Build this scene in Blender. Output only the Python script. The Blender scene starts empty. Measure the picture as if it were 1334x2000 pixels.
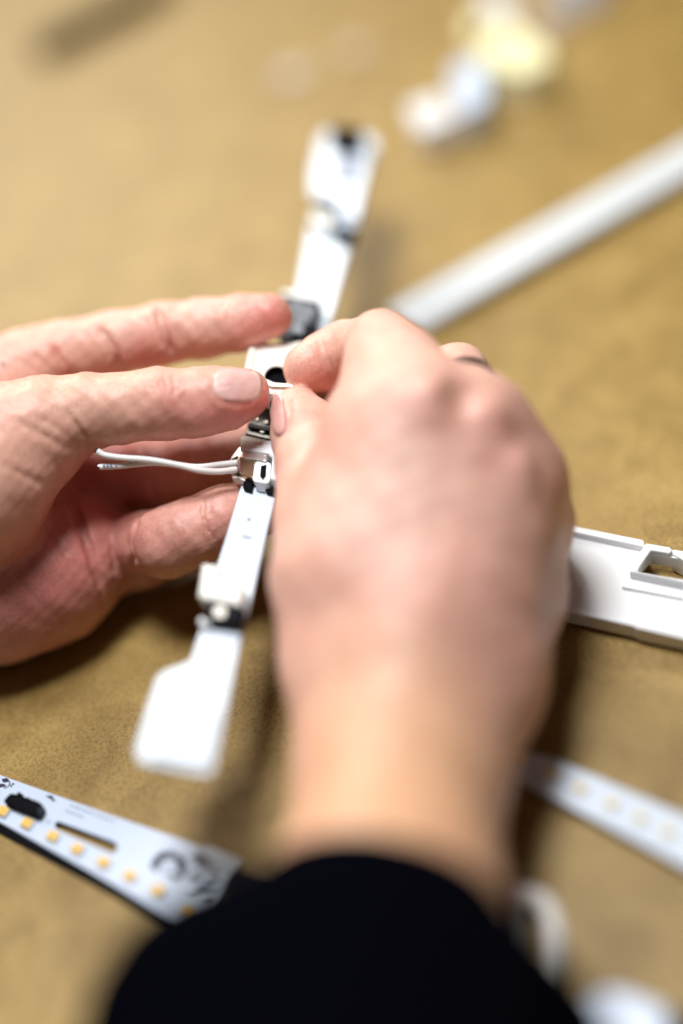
import bpy, bmesh, math, random
import numpy as np
from mathutils import Vector, Matrix
from mathutils.geometry import tessellate_polygon
random.seed(7)
S = bpy.context.scene
COL = S.collection

# ------------------------------------------------------------------ camera
CAM_H = 0.359
TH, ROLL = math.radians(45), math.radians(16.7)
FPX = 2778.0                       # focal length in photo pixels (50 mm on 36 mm high frame of 2000 px)
_r0 = Vector((1, 0, 0)); _u0 = Vector((0, math.sin(TH), math.cos(TH)))
CF = Vector((0, math.cos(TH), -math.sin(TH)))
CR = math.cos(ROLL) * _r0 - math.sin(ROLL) * _u0
CU = math.sin(ROLL) * _r0 + math.cos(ROLL) * _u0
CP = Vector((0, 0, CAM_H))
cd = bpy.data.cameras.new("camera")
cam = bpy.data.objects.new("camera", cd); COL.objects.link(cam)
M = Matrix((CR, CU, -CF)).transposed().to_4x4(); M.translation = CP
cam.matrix_world = M
cd.sensor_fit = 'VERTICAL'; cd.sensor_height = 36; cd.sensor_width = 36; cd.lens = 50
cd.clip_start = 0.01; cd.clip_end = 50
cd.dof.use_dof = True; cd.dof.focus_distance = 0.457; cd.dof.aperture_fstop = 1.12
S.camera = cam

# ------------------------------------------------------------------ world, lamps, exposure
w = bpy.data.worlds.new("World"); S.world = w; w.use_nodes = True
bg = w.node_tree.nodes["Background"]
bg.inputs[0].default_value = (0.93, 0.96, 1.0, 1); bg.inputs[1].default_value = 0.04
S.view_settings.view_transform = 'Standard'; S.view_settings.look = 'None'
S.view_settings.exposure = 0.0; S.view_settings.gamma = 1.0
S.cycles.use_denoising = True

def area(name, loc, target, sx, sy, power, color):
    l = bpy.data.lights.new(name, 'AREA'); l.shape = 'RECTANGLE'; l.size = sx; l.size_y = sy
    l.energy = power; l.color = color
    o = bpy.data.objects.new(name, l); COL.objects.link(o)
    o.location = loc
    o.rotation_euler = (Vector(target) - Vector(loc)).to_track_quat('-Z', 'Y').to_euler()
    return o
area("ceiling_lamp", (-0.03, 0.43, 0.78), (-0.03, 0.42, 0.0), 0.24, 0.24, 7.6, (0.985, 0.99, 1.0))
area("window_light", (-0.45, 2.1, 1.32), (-0.08, 0.5, 0.0), 1.2, 0.7, 44.0, (1.0, 0.94, 0.80))

# ------------------------------------------------------------------ pixel helpers (photo px -> place)
def ray(x, y):
    return CF + CR * ((x - 667) / FPX) + CU * ((1000 - y) / FPX)
def at(x, y, d):                   # d = depth in mm
    return CP + ray(x, y) * (d / 1000.0)
def pl(x, y, z=0.0):               # point on the horizontal plane z (m)
    r = ray(x, y)
    return CP + r * ((z - CAM_H) / r.z)
def c3(x, y, d):                   # camera-space mm
    return np.array(((x - 667) / FPX * d, (1000 - y) / FPX * d, d), dtype=np.float64)

# ------------------------------------------------------------------ materials
def mat(name, col, rough=0.5, metal=0.0, spec=0.5, trans=0.0, ior=1.45, coat=0.0, sss=0.0, noise=0.0, nscale=200.0, bump=0.0, bscale=600.0):
    m = bpy.data.materials.new(name); m.use_nodes = True
    nt = m.node_tree; p = nt.nodes["Principled BSDF"]
    p.inputs["Base Color"].default_value = (*col, 1)
    p.inputs["Roughness"].default_value = rough; p.inputs["Metallic"].default_value = metal
    p.inputs["Specular IOR Level"].default_value = spec
    p.inputs["Transmission Weight"].default_value = trans; p.inputs["IOR"].default_value = ior
    p.inputs["Coat Weight"].default_value = coat
    if sss:
        p.inputs["Subsurface Weight"].default_value = sss
        p.inputs["Subsurface Radius"].default_value = (1, .8, .7); p.inputs["Subsurface Scale"].default_value = .002
    if noise or bump:
        tc = nt.nodes.new("ShaderNodeTexCoord")
    if noise:
        n = nt.nodes.new("ShaderNodeTexNoise"); n.inputs["Scale"].default_value = nscale; n.inputs["Detail"].default_value = 5
        nt.links.new(tc.outputs["Object"], n.inputs["Vector"])
        mx = nt.nodes.new("ShaderNodeMix"); mx.data_type = 'RGBA'
        mx.inputs[6].default_value = tuple(c * (1 - noise) for c in col) + (1,)
        mx.inputs[7].default_value = tuple(min(1, c * (1 + noise)) for c in col) + (1,)
        nt.links.new(n.outputs["Fac"], mx.inputs[0]); nt.links.new(mx.outputs[2], p.inputs["Base Color"])
    if bump:
        n2 = nt.nodes.new("ShaderNodeTexNoise"); n2.inputs["Scale"].default_value = bscale; n2.inputs["Detail"].default_value = 4
        nt.links.new(tc.outputs["Object"], n2.inputs["Vector"])
        b = nt.nodes.new("ShaderNodeBump"); b.inputs["Strength"].default_value = bump; b.inputs["Distance"].default_value = .0005
        nt.links.new(n2.outputs["Fac"], b.inputs["Height"]); nt.links.new(b.outputs[0], p.inputs["Normal"])
    return m

M_WHITE = mat("white_plastic", (.80, .81, .83), .38, noise=.03, nscale=90, bump=.08)
M_CREAM = mat("cream_plastic", (.86, .84, .77), .42, noise=.03, nscale=90)
M_BOARD = mat("white_board", (.69, .765, .86), .33, noise=.03, nscale=120, bump=.05)
M_BOARD2 = mat("blue_white_board", (.62, .71, .87), .35, noise=.03, nscale=120, bump=.05)
M_MILKY = mat("milky_plastic", (.85, .85, .82), .3, trans=.2, noise=.04, nscale=150)
M_BLACK = mat("black_plastic", (.005, .005, .008), .6, spec=.06, noise=.3, nscale=300, bump=.15)
M_BLACKG = mat("black_glass", (.01, .01, .013), .12, noise=.3, nscale=300)
M_SLATE = mat("slate_plastic", (.032, .040, .055), .45, spec=.2, noise=.45, nscale=500, bump=.3)
M_GREYTAB = mat("grey_tab", (.20, .22, .26), .5, noise=.3, nscale=500)
M_INK = mat("ink", (.03, .03, .06), .5)
M_INKG = mat("grey_ink", (.20, .21, .30), .5)
M_METAL = mat("tinned_metal", (.82, .81, .79), .36, metal=1.0, noise=.12, nscale=400, bump=.1)
M_BRASS = mat("bronze_metal", (.42, .30, .20), .3, metal=.9, noise=.15, nscale=400)
M_STEEL = mat("steel", (.13, .12, .14), .2, metal=1.0, noise=.1, nscale=200)
M_WIRE = mat("wire_insulation", (.78, .77, .75), .42, noise=.04, nscale=250)
M_PHOS = mat("led_phosphor", (.92, .56, .11), .35, sss=.1)
M_LEDB = mat("led_body", (.85, .85, .82), .35)
M_YEL = mat("yellow_foam", (.84, .79, .48), .8, noise=.08, nscale=150, bump=.5)
M_GREYW = mat("grey_white_plastic", (.62, .645, .66), .45, noise=.03, nscale=40)
M_PINK = mat("pinkish_plastic", (.50, .38, .28), .35, noise=.05, nscale=100)
M_DARKROD = mat("dark_brown_rod", (.022, .016, .012), .8, spec=.05, noise=.2, nscale=80)
M_CLEAR = mat("clear_wrap", (.80, .78, .78), .15, trans=.6, ior=1.3)

def cloth_mat():
    m = mat("navy_knit", (.0016, .0017, .0032), .95, spec=.0, noise=.35, nscale=260)
    nt = m.node_tree; p = nt.nodes["Principled BSDF"]
    tc = nt.nodes.new("ShaderNodeTexCoord"); wv = nt.nodes.new("ShaderNodeTexWave")
    wv.inputs["Scale"].default_value = 420; wv.inputs["Distortion"].default_value = 2
    nt.links.new(tc.outputs["Object"], wv.inputs["Vector"])
    b = nt.nodes.new("ShaderNodeBump"); b.inputs["Strength"].default_value = .4; b.inputs["Distance"].default_value = .0004
    nt.links.new(wv.outputs["Fac"], b.inputs["Height"]); nt.links.new(b.outputs[0], p.inputs["Normal"])
    return m
M_CLOTH = cloth_mat()

def skin_mat():
    m = bpy.data.materials.new("skin"); m.use_nodes = True
    nt = m.node_tree; L = nt.links.new; N = nt.nodes.new; p = nt.nodes["Principled BSDF"]
    tc = N("ShaderNodeTexCoord")
    at_ = N("ShaderNodeAttribute"); at_.attribute_name = "tint"
    n1 = N("ShaderNodeTexNoise"); n1.inputs["Scale"].default_value = 130; n1.inputs["Detail"].default_value = 6
    n1.inputs["Roughness"].default_value = .6
    L(tc.outputs["Object"], n1.inputs["Vector"])
    rp = N("ShaderNodeValToRGB")
    rp.color_ramp.elements[0].position = .32; rp.color_ramp.elements[0].color = (.86, .72, .68, 1)
    rp.color_ramp.elements[1].position = .66; rp.color_ramp.elements[1].color = (1.05, 1.07, 1.06, 1)
    L(n1.outputs["Fac"], rp.inputs[0])
    mx = N("ShaderNodeMix"); mx.data_type = 'RGBA'; mx.blend_type = 'MULTIPLY'; mx.inputs[0].default_value = .5
    L(at_.outputs["Color"], mx.inputs[6]); L(rp.outputs[0], mx.inputs[7])
    n3 = N("ShaderNodeTexNoise"); n3.inputs["Scale"].default_value = 900; n3.inputs["Detail"].default_value = 3
    L(tc.outputs["Object"], n3.inputs["Vector"])
    rp2 = N("ShaderNodeValToRGB")
    rp2.color_ramp.elements[0].position = .35; rp2.color_ramp.elements[0].color = (.88, .80, .78, 1)
    rp2.color_ramp.elements[1].position = .6; rp2.color_ramp.elements[1].color = (1.03, 1.03, 1.03, 1)
    L(n3.outputs["Fac"], rp2.inputs[0])
    mx2 = N("ShaderNodeMix"); mx2.data_type = 'RGBA'; mx2.blend_type = 'MULTIPLY'; mx2.inputs[0].default_value = .6
    L(mx.outputs[2], mx2.inputs[6]); L(rp2.outputs[0], mx2.inputs[7])
    L(mx2.outputs[2], p.inputs["Base Color"])
    p.inputs["Subsurface Weight"].default_value = .35
    p.inputs["Subsurface Radius"].default_value = (1.0, .32, .16); p.inputs["Subsurface Scale"].default_value = .0035
    p.inputs["Roughness"].default_value = .46; p.inputs["Specular IOR Level"].default_value = .42
    # fine skin relief: cells plus ridged lines
    v = N("ShaderNodeTexVoronoi"); v.feature = 'DISTANCE_TO_EDGE'; v.inputs["Scale"].default_value = 900
    L(tc.outputs["Object"], v.inputs["Vector"])
    n2 = N("ShaderNodeTexNoise"); n2.inputs["Scale"].default_value = 380; n2.inputs["Detail"].default_value = 7; n2.inputs["Distortion"].default_value = .6
    L(tc.outputs["Object"], n2.inputs["Vector"])
    wv = N("ShaderNodeTexWave"); wv.inputs["Scale"].default_value = 520; wv.inputs["Distortion"].default_value = 5; wv.inputs["Detail"].default_value = 2; wv.inputs["Detail Scale"].default_value = .4
    L(tc.outputs["Object"], wv.inputs["Vector"])
    a1 = N("ShaderNodeMath"); a1.operation = 'MULTIPLY_ADD'; a1.inputs[1].default_value = .5
    L(v.outputs["Distance"], a1.inputs[0]); L(n2.outputs["Fac"], a1.inputs[2])
    a2 = N("ShaderNodeMath"); a2.operation = 'MULTIPLY_ADD'; a2.inputs[1].default_value = .07
    L(wv.outputs["Fac"], a2.inputs[0]); L(a1.outputs[0], a2.inputs[2])
    b = N("ShaderNodeBump"); b.inputs["Strength"].default_value = .32; b.inputs["Distance"].default_value = .0005
    L(a2.outputs[0], b.inputs["Height"]); L(b.outputs[0], p.inputs["Normal"])
    return m
M_SKIN = skin_mat()
M_NAIL = mat("nail", (.72, .44, .40), .34, spec=.45, sss=.2, noise=.04, nscale=300)
M_NAIL2 = mat('nail_shaded', (.55, .29, .26), .4, spec=.4, sss=.2, noise=.04, nscale=300)  # darker copy of nail: shade of the left-facing thumb nail put into colour
M_NAILTIP = mat("nail_edge", (.78, .62, .54), .4)

def kraft_mat():
    m = bpy.data.materials.new("brown_board"); m.use_nodes = True
    nt = m.node_tree; L = nt.links.new; N = nt.nodes.new; p = nt.nodes["Principled BSDF"]
    tc = N("ShaderNodeTexCoord")
    def noise(sc, det, rough=.6, dist=0.0, stretch=None):
        n = N("ShaderNodeTexNoise"); n.inputs["Scale"].default_value = sc; n.inputs["Detail"].default_value = det
        n.inputs["Roughness"].default_value = rough; n.inputs["Distortion"].default_value = dist
        if stretch:
            mp = N("ShaderNodeMapping"); mp.inputs["Rotation"].default_value = (0, 0, stretch[0]); mp.inputs["Scale"].default_value = stretch[1]
            L(tc.outputs["Object"], mp.inputs[0]); L(mp.outputs[0], n.inputs["Vector"])
        else:
            L(tc.outputs["Object"], n.inputs["Vector"])
        return n
    big = noise(45, 4, .6, .8)
    r1 = N("ShaderNodeValToRGB")
    r1.color_ramp.elements[0].position = .3; r1.color_ramp.elements[0].color = (.265, .160, .034, 1)
    r1.color_ramp.elements[1].position = .7; r1.color_ramp.elements[1].color = (.415, .276, .080, 1)
    L(big.outputs["Fac"], r1.inputs[0])
    fine = noise(820, 6, .8, .4)
    r2 = N("ShaderNodeValToRGB")
    r2.color_ramp.elements[0].position = .36; r2.color_ramp.elements[0].color = (.46, .40, .31, 1)
    r2.color_ramp.elements[1].position = .56; r2.color_ramp.elements[1].color = (1.08, 1.08, 1.06, 1)
    L(fine.outputs["Fac"], r2.inputs[0])
    mx = N("ShaderNodeMix"); mx.data_type = 'RGBA'; mx.blend_type = 'MULTIPLY'; mx.inputs[0].default_value = .85
    L(r1.outputs[0], mx.inputs[6]); L(r2.outputs[0], mx.inputs[7])
    fib = noise(520, 4, .7, 1.4, (.7, (1, .3, 1)))
    r3 = N("ShaderNodeValToRGB")
    r3.color_ramp.elements[0].position = .30; r3.color_ramp.elements[0].color = (.62, .54, .42, 1)
    r3.color_ramp.elements[1].position = .42; r3.color_ramp.elements[1].color = (1, 1, 1, 1)
    L(fib.outputs["Fac"], r3.inputs[0])
    mx2 = N("ShaderNodeMix"); mx2.data_type = 'RGBA'; mx2.blend_type = 'MULTIPLY'; mx2.inputs[0].default_value = .8
    L(mx.outputs[2], mx2.inputs[6]); L(r3.outputs[0], mx2.inputs[7])
    L(mx2.outputs[2], p.inputs["Base Color"])
    p.inputs["Roughness"].default_value = .47; p.inputs["Specular IOR Level"].default_value = .44
    b = N("ShaderNodeBump"); b.inputs["Strength"].default_value = .35; b.inputs["Distance"].default_value = .0004
    L(fine.outputs["Fac"], b.inputs["Height"]); L(b.outputs[0], p.inputs["Normal"])
    return m
M_KRAFT = kraft_mat()

# ------------------------------------------------------------------ object helpers
ORG = {}
def tag(o, label=None, cat=None, group=None, kind=None):
    if label: o["label"] = label
    if cat: o["category"] = cat
    if group: o["group"] = group
    if kind: o["kind"] = kind
    return o
def thing(name, label, cat, loc, group=None):
    o = bpy.data.objects.new(name, None); COL.objects.link(o); o.empty_display_size = .01
    o.location = loc; ORG[o.name] = Vector(loc)
    return tag(o, label, cat, group)
def obj(name, verts, faces, m, parent=None, smooth=False, bevel=0.0, origin=None, mats=None, fmat=None):
    vs = [Vector(v) for v in verts]
    if origin is None:
        origin = sum(vs, Vector()) / len(vs)
        if parent is None:
            origin = Vector((origin.x, origin.y, min(v.z for v in vs)))
    origin = Vector(origin)
    me = bpy.data.meshes.new(name)
    me.from_pydata([tuple(v - origin) for v in vs], [], [tuple(f) for f in faces])
    bm = bmesh.new(); bm.from_mesh(me); bmesh.ops.recalc_face_normals(bm, faces=bm.faces); bm.to_mesh(me); bm.free()
    for mm in (mats or [m]): me.materials.append(mm)
    if fmat:
        for p_, i in zip(me.polygons, fmat): p_.material_index = i
    if smooth: me.polygons.foreach_set("use_smooth", [True] * len(me.polygons))
    o = bpy.data.objects.new(name, me); COL.objects.link(o)
    ORG[o.name] = origin
    if parent is not None:
        o.parent = parent; o.location = origin - ORG[parent.name]
    else:
        o.location = origin
    if bevel:
        b = o.modifiers.new("bevel", 'BEVEL'); b.width = bevel; b.segments = 3; b.limit_method = 'ANGLE'; b.angle_limit = math.radians(40)
    return o
def join(*geos):
    V, F = [], []
    for v, f in geos:
        k = len(V); V += list(v); F += [tuple(i + k for i in q) for q in f]
    return V, F
def prism(loops, ext):                # loops of 3D points (outer first, then holes), extruded by vector ext
    ext = Vector(ext); flat = [Vector(p) for l in loops for p in l]; n = len(flat)
    tris = tessellate_polygon([[Vector(p) for p in l] for l in loops])
    V = flat + [p + ext for p in flat]
    F = [tuple(t) for t in tris] + [tuple(i + n for i in reversed(t)) for t in tris]
    k = 0
    for l in loops:
        m_ = len(l)
        for i in range(m_):
            a, b = k + i, k + (i + 1) % m_
            F.append((a, b, b + n, a + n))
        k += m_
    return V, F
def plate(px, z_top, thick, holes=()):  # outline given in photo pixels on the plane z_top
    return prism([[pl(x, y, z_top) for x, y in px]] + [[pl(x, y, z_top) for x, y in h] for h in holes], (0, 0, -thick))
def rounded(px, r=.25, n=4):          # round the corners of a pixel outline
    out = []
    m_ = len(px)
    for i in range(m_):
        a = Vector(px[i - 1]); b = Vector(px[i]); c = Vector(px[(i + 1) % m_])
        d = min((a - b).length, (c - b).length) * r
        p = b + (a - b).normalized() * d; q = b + (c - b).normalized() * d
        for k in range(n + 1):
            t = k / n
            out.append(tuple(p * (1 - t) ** 2 + b * 2 * t * (1 - t) + q * t * t))
    return out
def tube(pts, rad, seg=14, flat=1.0, up=(0, 0, 1)):
    pts = [Vector(p) for p in pts]
    if not hasattr(rad, '__len__'): rad = [rad] * len(pts)
    V, F = [], []
    for i, p in enumerate(pts):
        t = (pts[min(i + 1, len(pts) - 1)] - pts[max(i - 1, 0)]).normalized()
        s = t.cross(Vector(up)).normalized(); u = s.cross(t)
        for k in range(seg):
            a = 2 * math.pi * k / seg
            V.append(p + s * math.cos(a) * rad[i] + u * math.sin(a) * rad[i] * flat)
    for i in range(len(pts) - 1):
        for k in range(seg):
            a, b = i * seg + k, i * seg + (k + 1) % seg
            F.append((a, b, b + seg, a + seg))
    F.append(tuple(range(seg))); F.append(tuple(range(len(V) - seg, len(V))))
    return V, F
def spline(cp, n=8):                  # Catmull-Rom through tuples
    out = []; cp = [np.array(c, float) for c in cp]
    P = [2 * cp[0] - cp[1]] + cp + [2 * cp[-1] - cp[-2]]
    for i in range(1, len(P) - 2):
        for k in range(n):
            t = k / n
            out.append(.5 * (2 * P[i] + (P[i + 1] - P[i - 1]) * t + (2 * P[i - 1] - 5 * P[i] + 4 * P[i + 1] - P[i + 2]) * t * t + (3 * P[i] - P[i - 1] - 3 * P[i + 1] + P[i + 2]) * t ** 3))
    out.append(cp[-1]); return out
def box(c, ax, ay, az):               # centre and three half vectors
    c = Vector(c); V = [c + ax * i + ay * j + az * k for k in (-1, 1) for j in (-1, 1) for i in (-1, 1)]
    return V, [(0, 1, 3, 2), (4, 6, 7, 5), (0, 4, 5, 1), (2, 3, 7, 6), (0, 2, 6, 4), (1, 5, 7, 3)]

# ------------------------------------------------------------------ table
tv, tf = [], []
for z in (0, -.03):
    tv += [Vector((-1.6, -.7, z)), Vector((1.6, -.7, z)), Vector((1.6, 2.4, z)), Vector((-1.6, 2.4, z))]
tf = [(0, 1, 2, 3), (7, 6, 5, 4), (0, 4, 5, 1), (1, 5, 6, 2), (2, 6, 7, 3), (3, 7, 4, 0)]
tag(obj("table_top", tv, tf, M_KRAFT, origin=(0, 0, 0)), "brown fibreboard work table top under the hands and parts", "table", kind="structure")

# ------------------------------------------------------------------ hands: one smooth skin each, grown from a distance field
class Field:
    def __init__(s, lo, hi, h):
        s.lo = np.array(lo, float); s.h = h
        s.n = np.ceil((np.array(hi, float) - s.lo) / h).astype(int) + 1
        s.F = np.full(s.n, 60.0, dtype=np.float32)
    def sub(s, lo, hi):
        a = np.clip(np.floor((lo - s.lo) / s.h).astype(int), 0, s.n - 1)
        b = np.clip(np.ceil((hi - s.lo) / s.h).astype(int) + 1, 1, s.n)
        sl = tuple(slice(i, max(j, i + 1)) for i, j in zip(a, b))
        g = [(s.lo[k] + s.h * np.arange(sl[k].start, sl[k].stop)).astype(np.float32) for k in range(3)]
        return sl, g[0][:, None, None], g[1][None, :, None], g[2][None, None, :]
    def cone(s, a, ra, b, rb, k, G=None, mar=14.0):
        G = s.F if G is None else G
        a = np.array(a); b = np.array(b); R = max(ra, rb) + mar
        sl, X, Y, Z = s.sub(np.minimum(a, b) - R, np.maximum(a, b) + R)
        ba = b - a; L2 = max(float(ba @ ba), 1e-6)
        t = np.clip(((X - a[0]) * ba[0] + (Y - a[1]) * ba[1] + (Z - a[2]) * ba[2]) / L2, 0, 1)
        d = np.sqrt((X - a[0] - t * ba[0]) ** 2 + (Y - a[1] - t * ba[1]) ** 2 + (Z - a[2] - t * ba[2]) ** 2) - (ra + (rb - ra) * t)
        G[sl] = smin(G[sl], d.astype(np.float32), k)
    def chain(s, pts, k, G):
        q = [(c3(*p[:3]), p[3]) for p in pts]
        for (a, ra), (b, rb) in zip(q, q[1:]): s.cone(a, ra, b, rb, k, G)
    def new(s): return np.full(s.n, 60.0, dtype=np.float32)
    def groove(s, pts, wid, dep, lip=.25):
        for_lo = np.min(pts, 0) - 5 * wid; for_hi = np.max(pts, 0) + 5 * wid
        sl, X, Y, Z = s.sub(for_lo, for_hi)
        best = None
        n = len(pts) - 1
        for i, (a, b) in enumerate(zip(pts, pts[1:])):
            ba = b - a; L2 = max(float(ba @ ba), 1e-6)
            t = np.clip(((X - a[0]) * ba[0] + (Y - a[1]) * ba[1] + (Z - a[2]) * ba[2]) / L2, 0, 1)
            d = np.sqrt((X - a[0] - t * ba[0]) ** 2 + (Y - a[1] - t * ba[1]) ** 2 + (Z - a[2] - t * ba[2]) ** 2)
            u = (i + t) / n; am = np.clip(4 * u * (1 - u) * 1.6, .15, 1)
            v = am * (np.exp(-(d / wid) ** 2) - lip * np.exp(-((d - 2.2 * wid) / (1.1 * wid)) ** 2))
            best = v if best is None else np.where(np.abs(v) > np.abs(best), v, best)
        s.F[sl] += (dep * best).astype(np.float32)
    def sample(s, p):
        q = np.clip((p - s.lo) / s.h, 0, s.n - 1.001); i = q.astype(int); f = q - i; o = 0
        for dx in (0, 1):
            for dy in (0, 1):
                for dz in (0, 1):
                    wgt = (f[:, 0] if dx else 1 - f[:, 0]) * (f[:, 1] if dy else 1 - f[:, 1]) * (f[:, 2] if dz else 1 - f[:, 2])
                    o = o + wgt * s.F[i[:, 0] + dx, i[:, 1] + dy, i[:, 2] + dz]
        return o
    def grad(s, p, e=None):
        e = e or s.h
        g = np.stack([s.sample(p + e * v) - s.sample(p - e * v) for v in np.eye(3)], 1) / (2 * e)
        return g
    def hit(s, x, y, d0=None):
        ds = np.arange(s.lo[2], s.lo[2] + s.h * (s.n[2] - 1), .25)
        p = np.stack([(x - 667) / FPX * ds, (1000 - y) / FPX * ds, ds], 1)
        v = s.sample(p); k = np.argmax(v < 0)
        if v[k] >= 0: k = int(np.argmin(v))
        return p[k]
    def mesh(s):
        F = s.F; neg = F < 0; n = s.n
        cnt = sum(neg[a:n[0] - 1 + a, b:n[1] - 1 + b, c:n[2] - 1 + c].astype(np.int8) for a in (0, 1) for b in (0, 1) for c in (0, 1))
        act = (cnt > 0) & (cnt < 8)
        ci = np.argwhere(act); idx = np.full(act.shape, -1, np.int64); idx[act] = np.arange(len(ci))
        acc = np.zeros((len(ci), 3)); num = np.zeros(len(ci))
        for ax in range(3):
            o1, o2 = [k for k in range(3) if k != ax]
            for u in (0, 1):
                for v in (0, 1):
                    off = np.zeros(3, int); off[o1] = u; off[o2] = v; off2 = off.copy(); off2[ax] = 1
                    A = ci + off; B = ci + off2
                    fa = F[A[:, 0], A[:, 1], A[:, 2]]; fb = F[B[:, 0], B[:, 1], B[:, 2]]
                    m_ = (fa < 0) != (fb < 0); t = np.where(m_, fa / np.where(m_, fa - fb, 1), 0)
                    P = A.astype(float); P[:, ax] += t
                    acc[m_] += P[m_]; num[m_] += 1
        V = s.lo + s.h * acc / num[:, None]
        Q = []
        for ax in range(3):
            o1, o2 = [k for k in range(3) if k != ax]
            a = [slice(None)] * 3; b = [slice(None)] * 3; a[ax] = slice(0, -1); b[ax] = slice(1, None)
            ch = np.argwhere(neg[tuple(a)] != neg[tuple(b)])
            ok = (ch[:, o1] > 0) & (ch[:, o2] > 0) & (ch[:, o1] < n[o1] - 1) & (ch[:, o2] < n[o2] - 1)
            ch = ch[ok]; q = []
            for u, v in ((1, 1), (0, 1), (0, 0), (1, 0)):
                c = ch.copy(); c[:, o1] -= u; c[:, o2] -= v; q.append(idx[c[:, 0], c[:, 1], c[:, 2]])
            q = np.stack(q, 1)
            first_neg = neg[ch[:, 0], ch[:, 1], ch[:, 2]]
            flip = first_neg if ax != 1 else ~first_neg
            q[~flip] = q[~flip][:, ::-1]
            Q.append(q)
        Q = np.concatenate(Q); Q = Q[(Q >= 0).all(1)]
        for _ in range(2):
            f = s.sample(V); g = s.grad(V); g2 = np.maximum((g * g).sum(1), .15)
            st = np.clip(f / g2, -.5 * s.h, .5 * s.h); V = V - g * st[:, None]
        return V, Q
def smin(a, b, k):
    if k <= 0: return np.minimum(a, b)
    h = np.maximum(k - np.abs(a - b), 0) / k
    return np.minimum(a, b) - h * h * k * .25
_RU = np.array([list(CR), list(CU), list(CF)])
def to_world(P): return np.array(CP) + (P @ _RU) / 1000.0

def wobble(fl, amp):
    X = (fl.lo[0] + fl.h * np.arange(fl.n[0])).astype(np.float32)[:, None, None]
    Y = (fl.lo[1] + fl.h * np.arange(fl.n[1])).astype(np.float32)[None, :, None]
    Z = (fl.lo[2] + fl.h * np.arange(fl.n[2])).astype(np.float32)[None, None, :]
    fl.F += amp * (np.sin(X * .31 + Y * .17 + 1) * np.sin(Y * .27 - Z * .21) + .6 * np.sin(X * .55 - Z * .4 + 2) * np.sin(Y * .63 + X * .2) + .4 * np.sin(X * 1.05 + Z * .7) * np.sin(Y * 1.1 + .5))

def skin_object(name, fl, parent, base, spots):
    V, Q = fl.mesh()
    Wd = to_world(V); o0 = np.array(ORG[parent.name])
    me = bpy.data.meshes.new(name)
    me.vertices.add(len(V)); me.vertices.foreach_set("co", (Wd - o0).astype(np.float32).ravel())
    me.loops.add(Q.size); me.loops.foreach_set("vertex_index", Q.astype(np.int32).ravel())
    me.polygons.add(len(Q)); me.polygons.foreach_set("loop_start", np.arange(0, Q.size, 4, dtype=np.int32))
    me.polygons.foreach_set("use_smooth", np.ones(len(Q), dtype=bool))
    me.update(calc_edges=True); me.validate()
    bm = bmesh.new(); bm.from_mesh(me); bmesh.ops.recalc_face_normals(bm, faces=bm.faces); bm.to_mesh(me); bm.free()
    c = np.tile(np.array(base, float), (len(V), 1))
    for pt, rad, col, wt in spots:
        d = ((V - pt) ** 2).sum(1); g = (wt * np.exp(-d / (rad * rad)))[:, None]
        c = c * (1 - g) + np.array(col) * g
    a = me.attributes.new("tint", 'FLOAT_COLOR', 'POINT')
    a.data.foreach_set("color", np.concatenate([c, np.ones((len(c), 1))], 1).astype(np.float32).ravel())
    me.materials.append(M_SKIN)
    o = bpy.data.objects.new(name, me); COL.objects.link(o); o.parent = parent
    ORG[o.name] = Vector(ORG[parent.name])
    return o

def nail(fl, parent, cx, cy, hx, hy, rot, n=14, expo=3.0, lift=.15, tipdir=None, mm=None):
    V, F = [], []
    rings = 6
    cr, sr = math.cos(rot), math.sin(rot)
    N_ = 32
    for r in range(rings + 1):
        f = r / rings
        for k in range(N_):
            a = 2 * math.pi * k / N_; ca, sa = math.cos(a), math.sin(a)
            rr = (abs(ca) ** expo + abs(sa) ** expo) ** (-1 / expo) * f
            x = hx * rr * ca; y = hy * rr * sa
            p = fl.hit(cx + x * cr - y * sr, cy + x * sr + y * cr)[None]
            g = fl.grad(p, 1.2)[0]; g /= np.linalg.norm(g)
            up = lift * (1 - .35 * f ** 8)
            V.append(to_world(p[0] + g * up))
    for r in range(rings):
        for k in range(N_):
            a, b = r * N_ + k, r * N_ + (k + 1) % N_
            F.append((a, b, b + N_, a + N_) if r else (a, b + N_, a + N_))
    fm = [1 if (r_ == rings - 1 and tipdir and math.cos(2 * math.pi * (k_ + .5) / N_ - tipdir[0]) > .55) else 0 for r_ in range(rings) for k_ in range(N_)]
    o = obj("fingernail", V, F, M_NAIL, parent, smooth=True, mats=[mm or M_NAIL, M_NAILTIP], fmat=fm)
    bm = bmesh.new(); bm.from_mesh(o.data); bmesh.ops.remove_doubles(bm, verts=bm.verts, dist=1e-5); bm.to_mesh(o.data); bm.free()
    so = o.modifiers.new("thickness", 'SOLIDIFY'); so.thickness = .0005; so.offset = -1
    return o

person = thing("person", "person with two bare hands and a dark navy sleeve, holding a white circuit strip", "person", at(760, 1900, 380))

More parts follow.
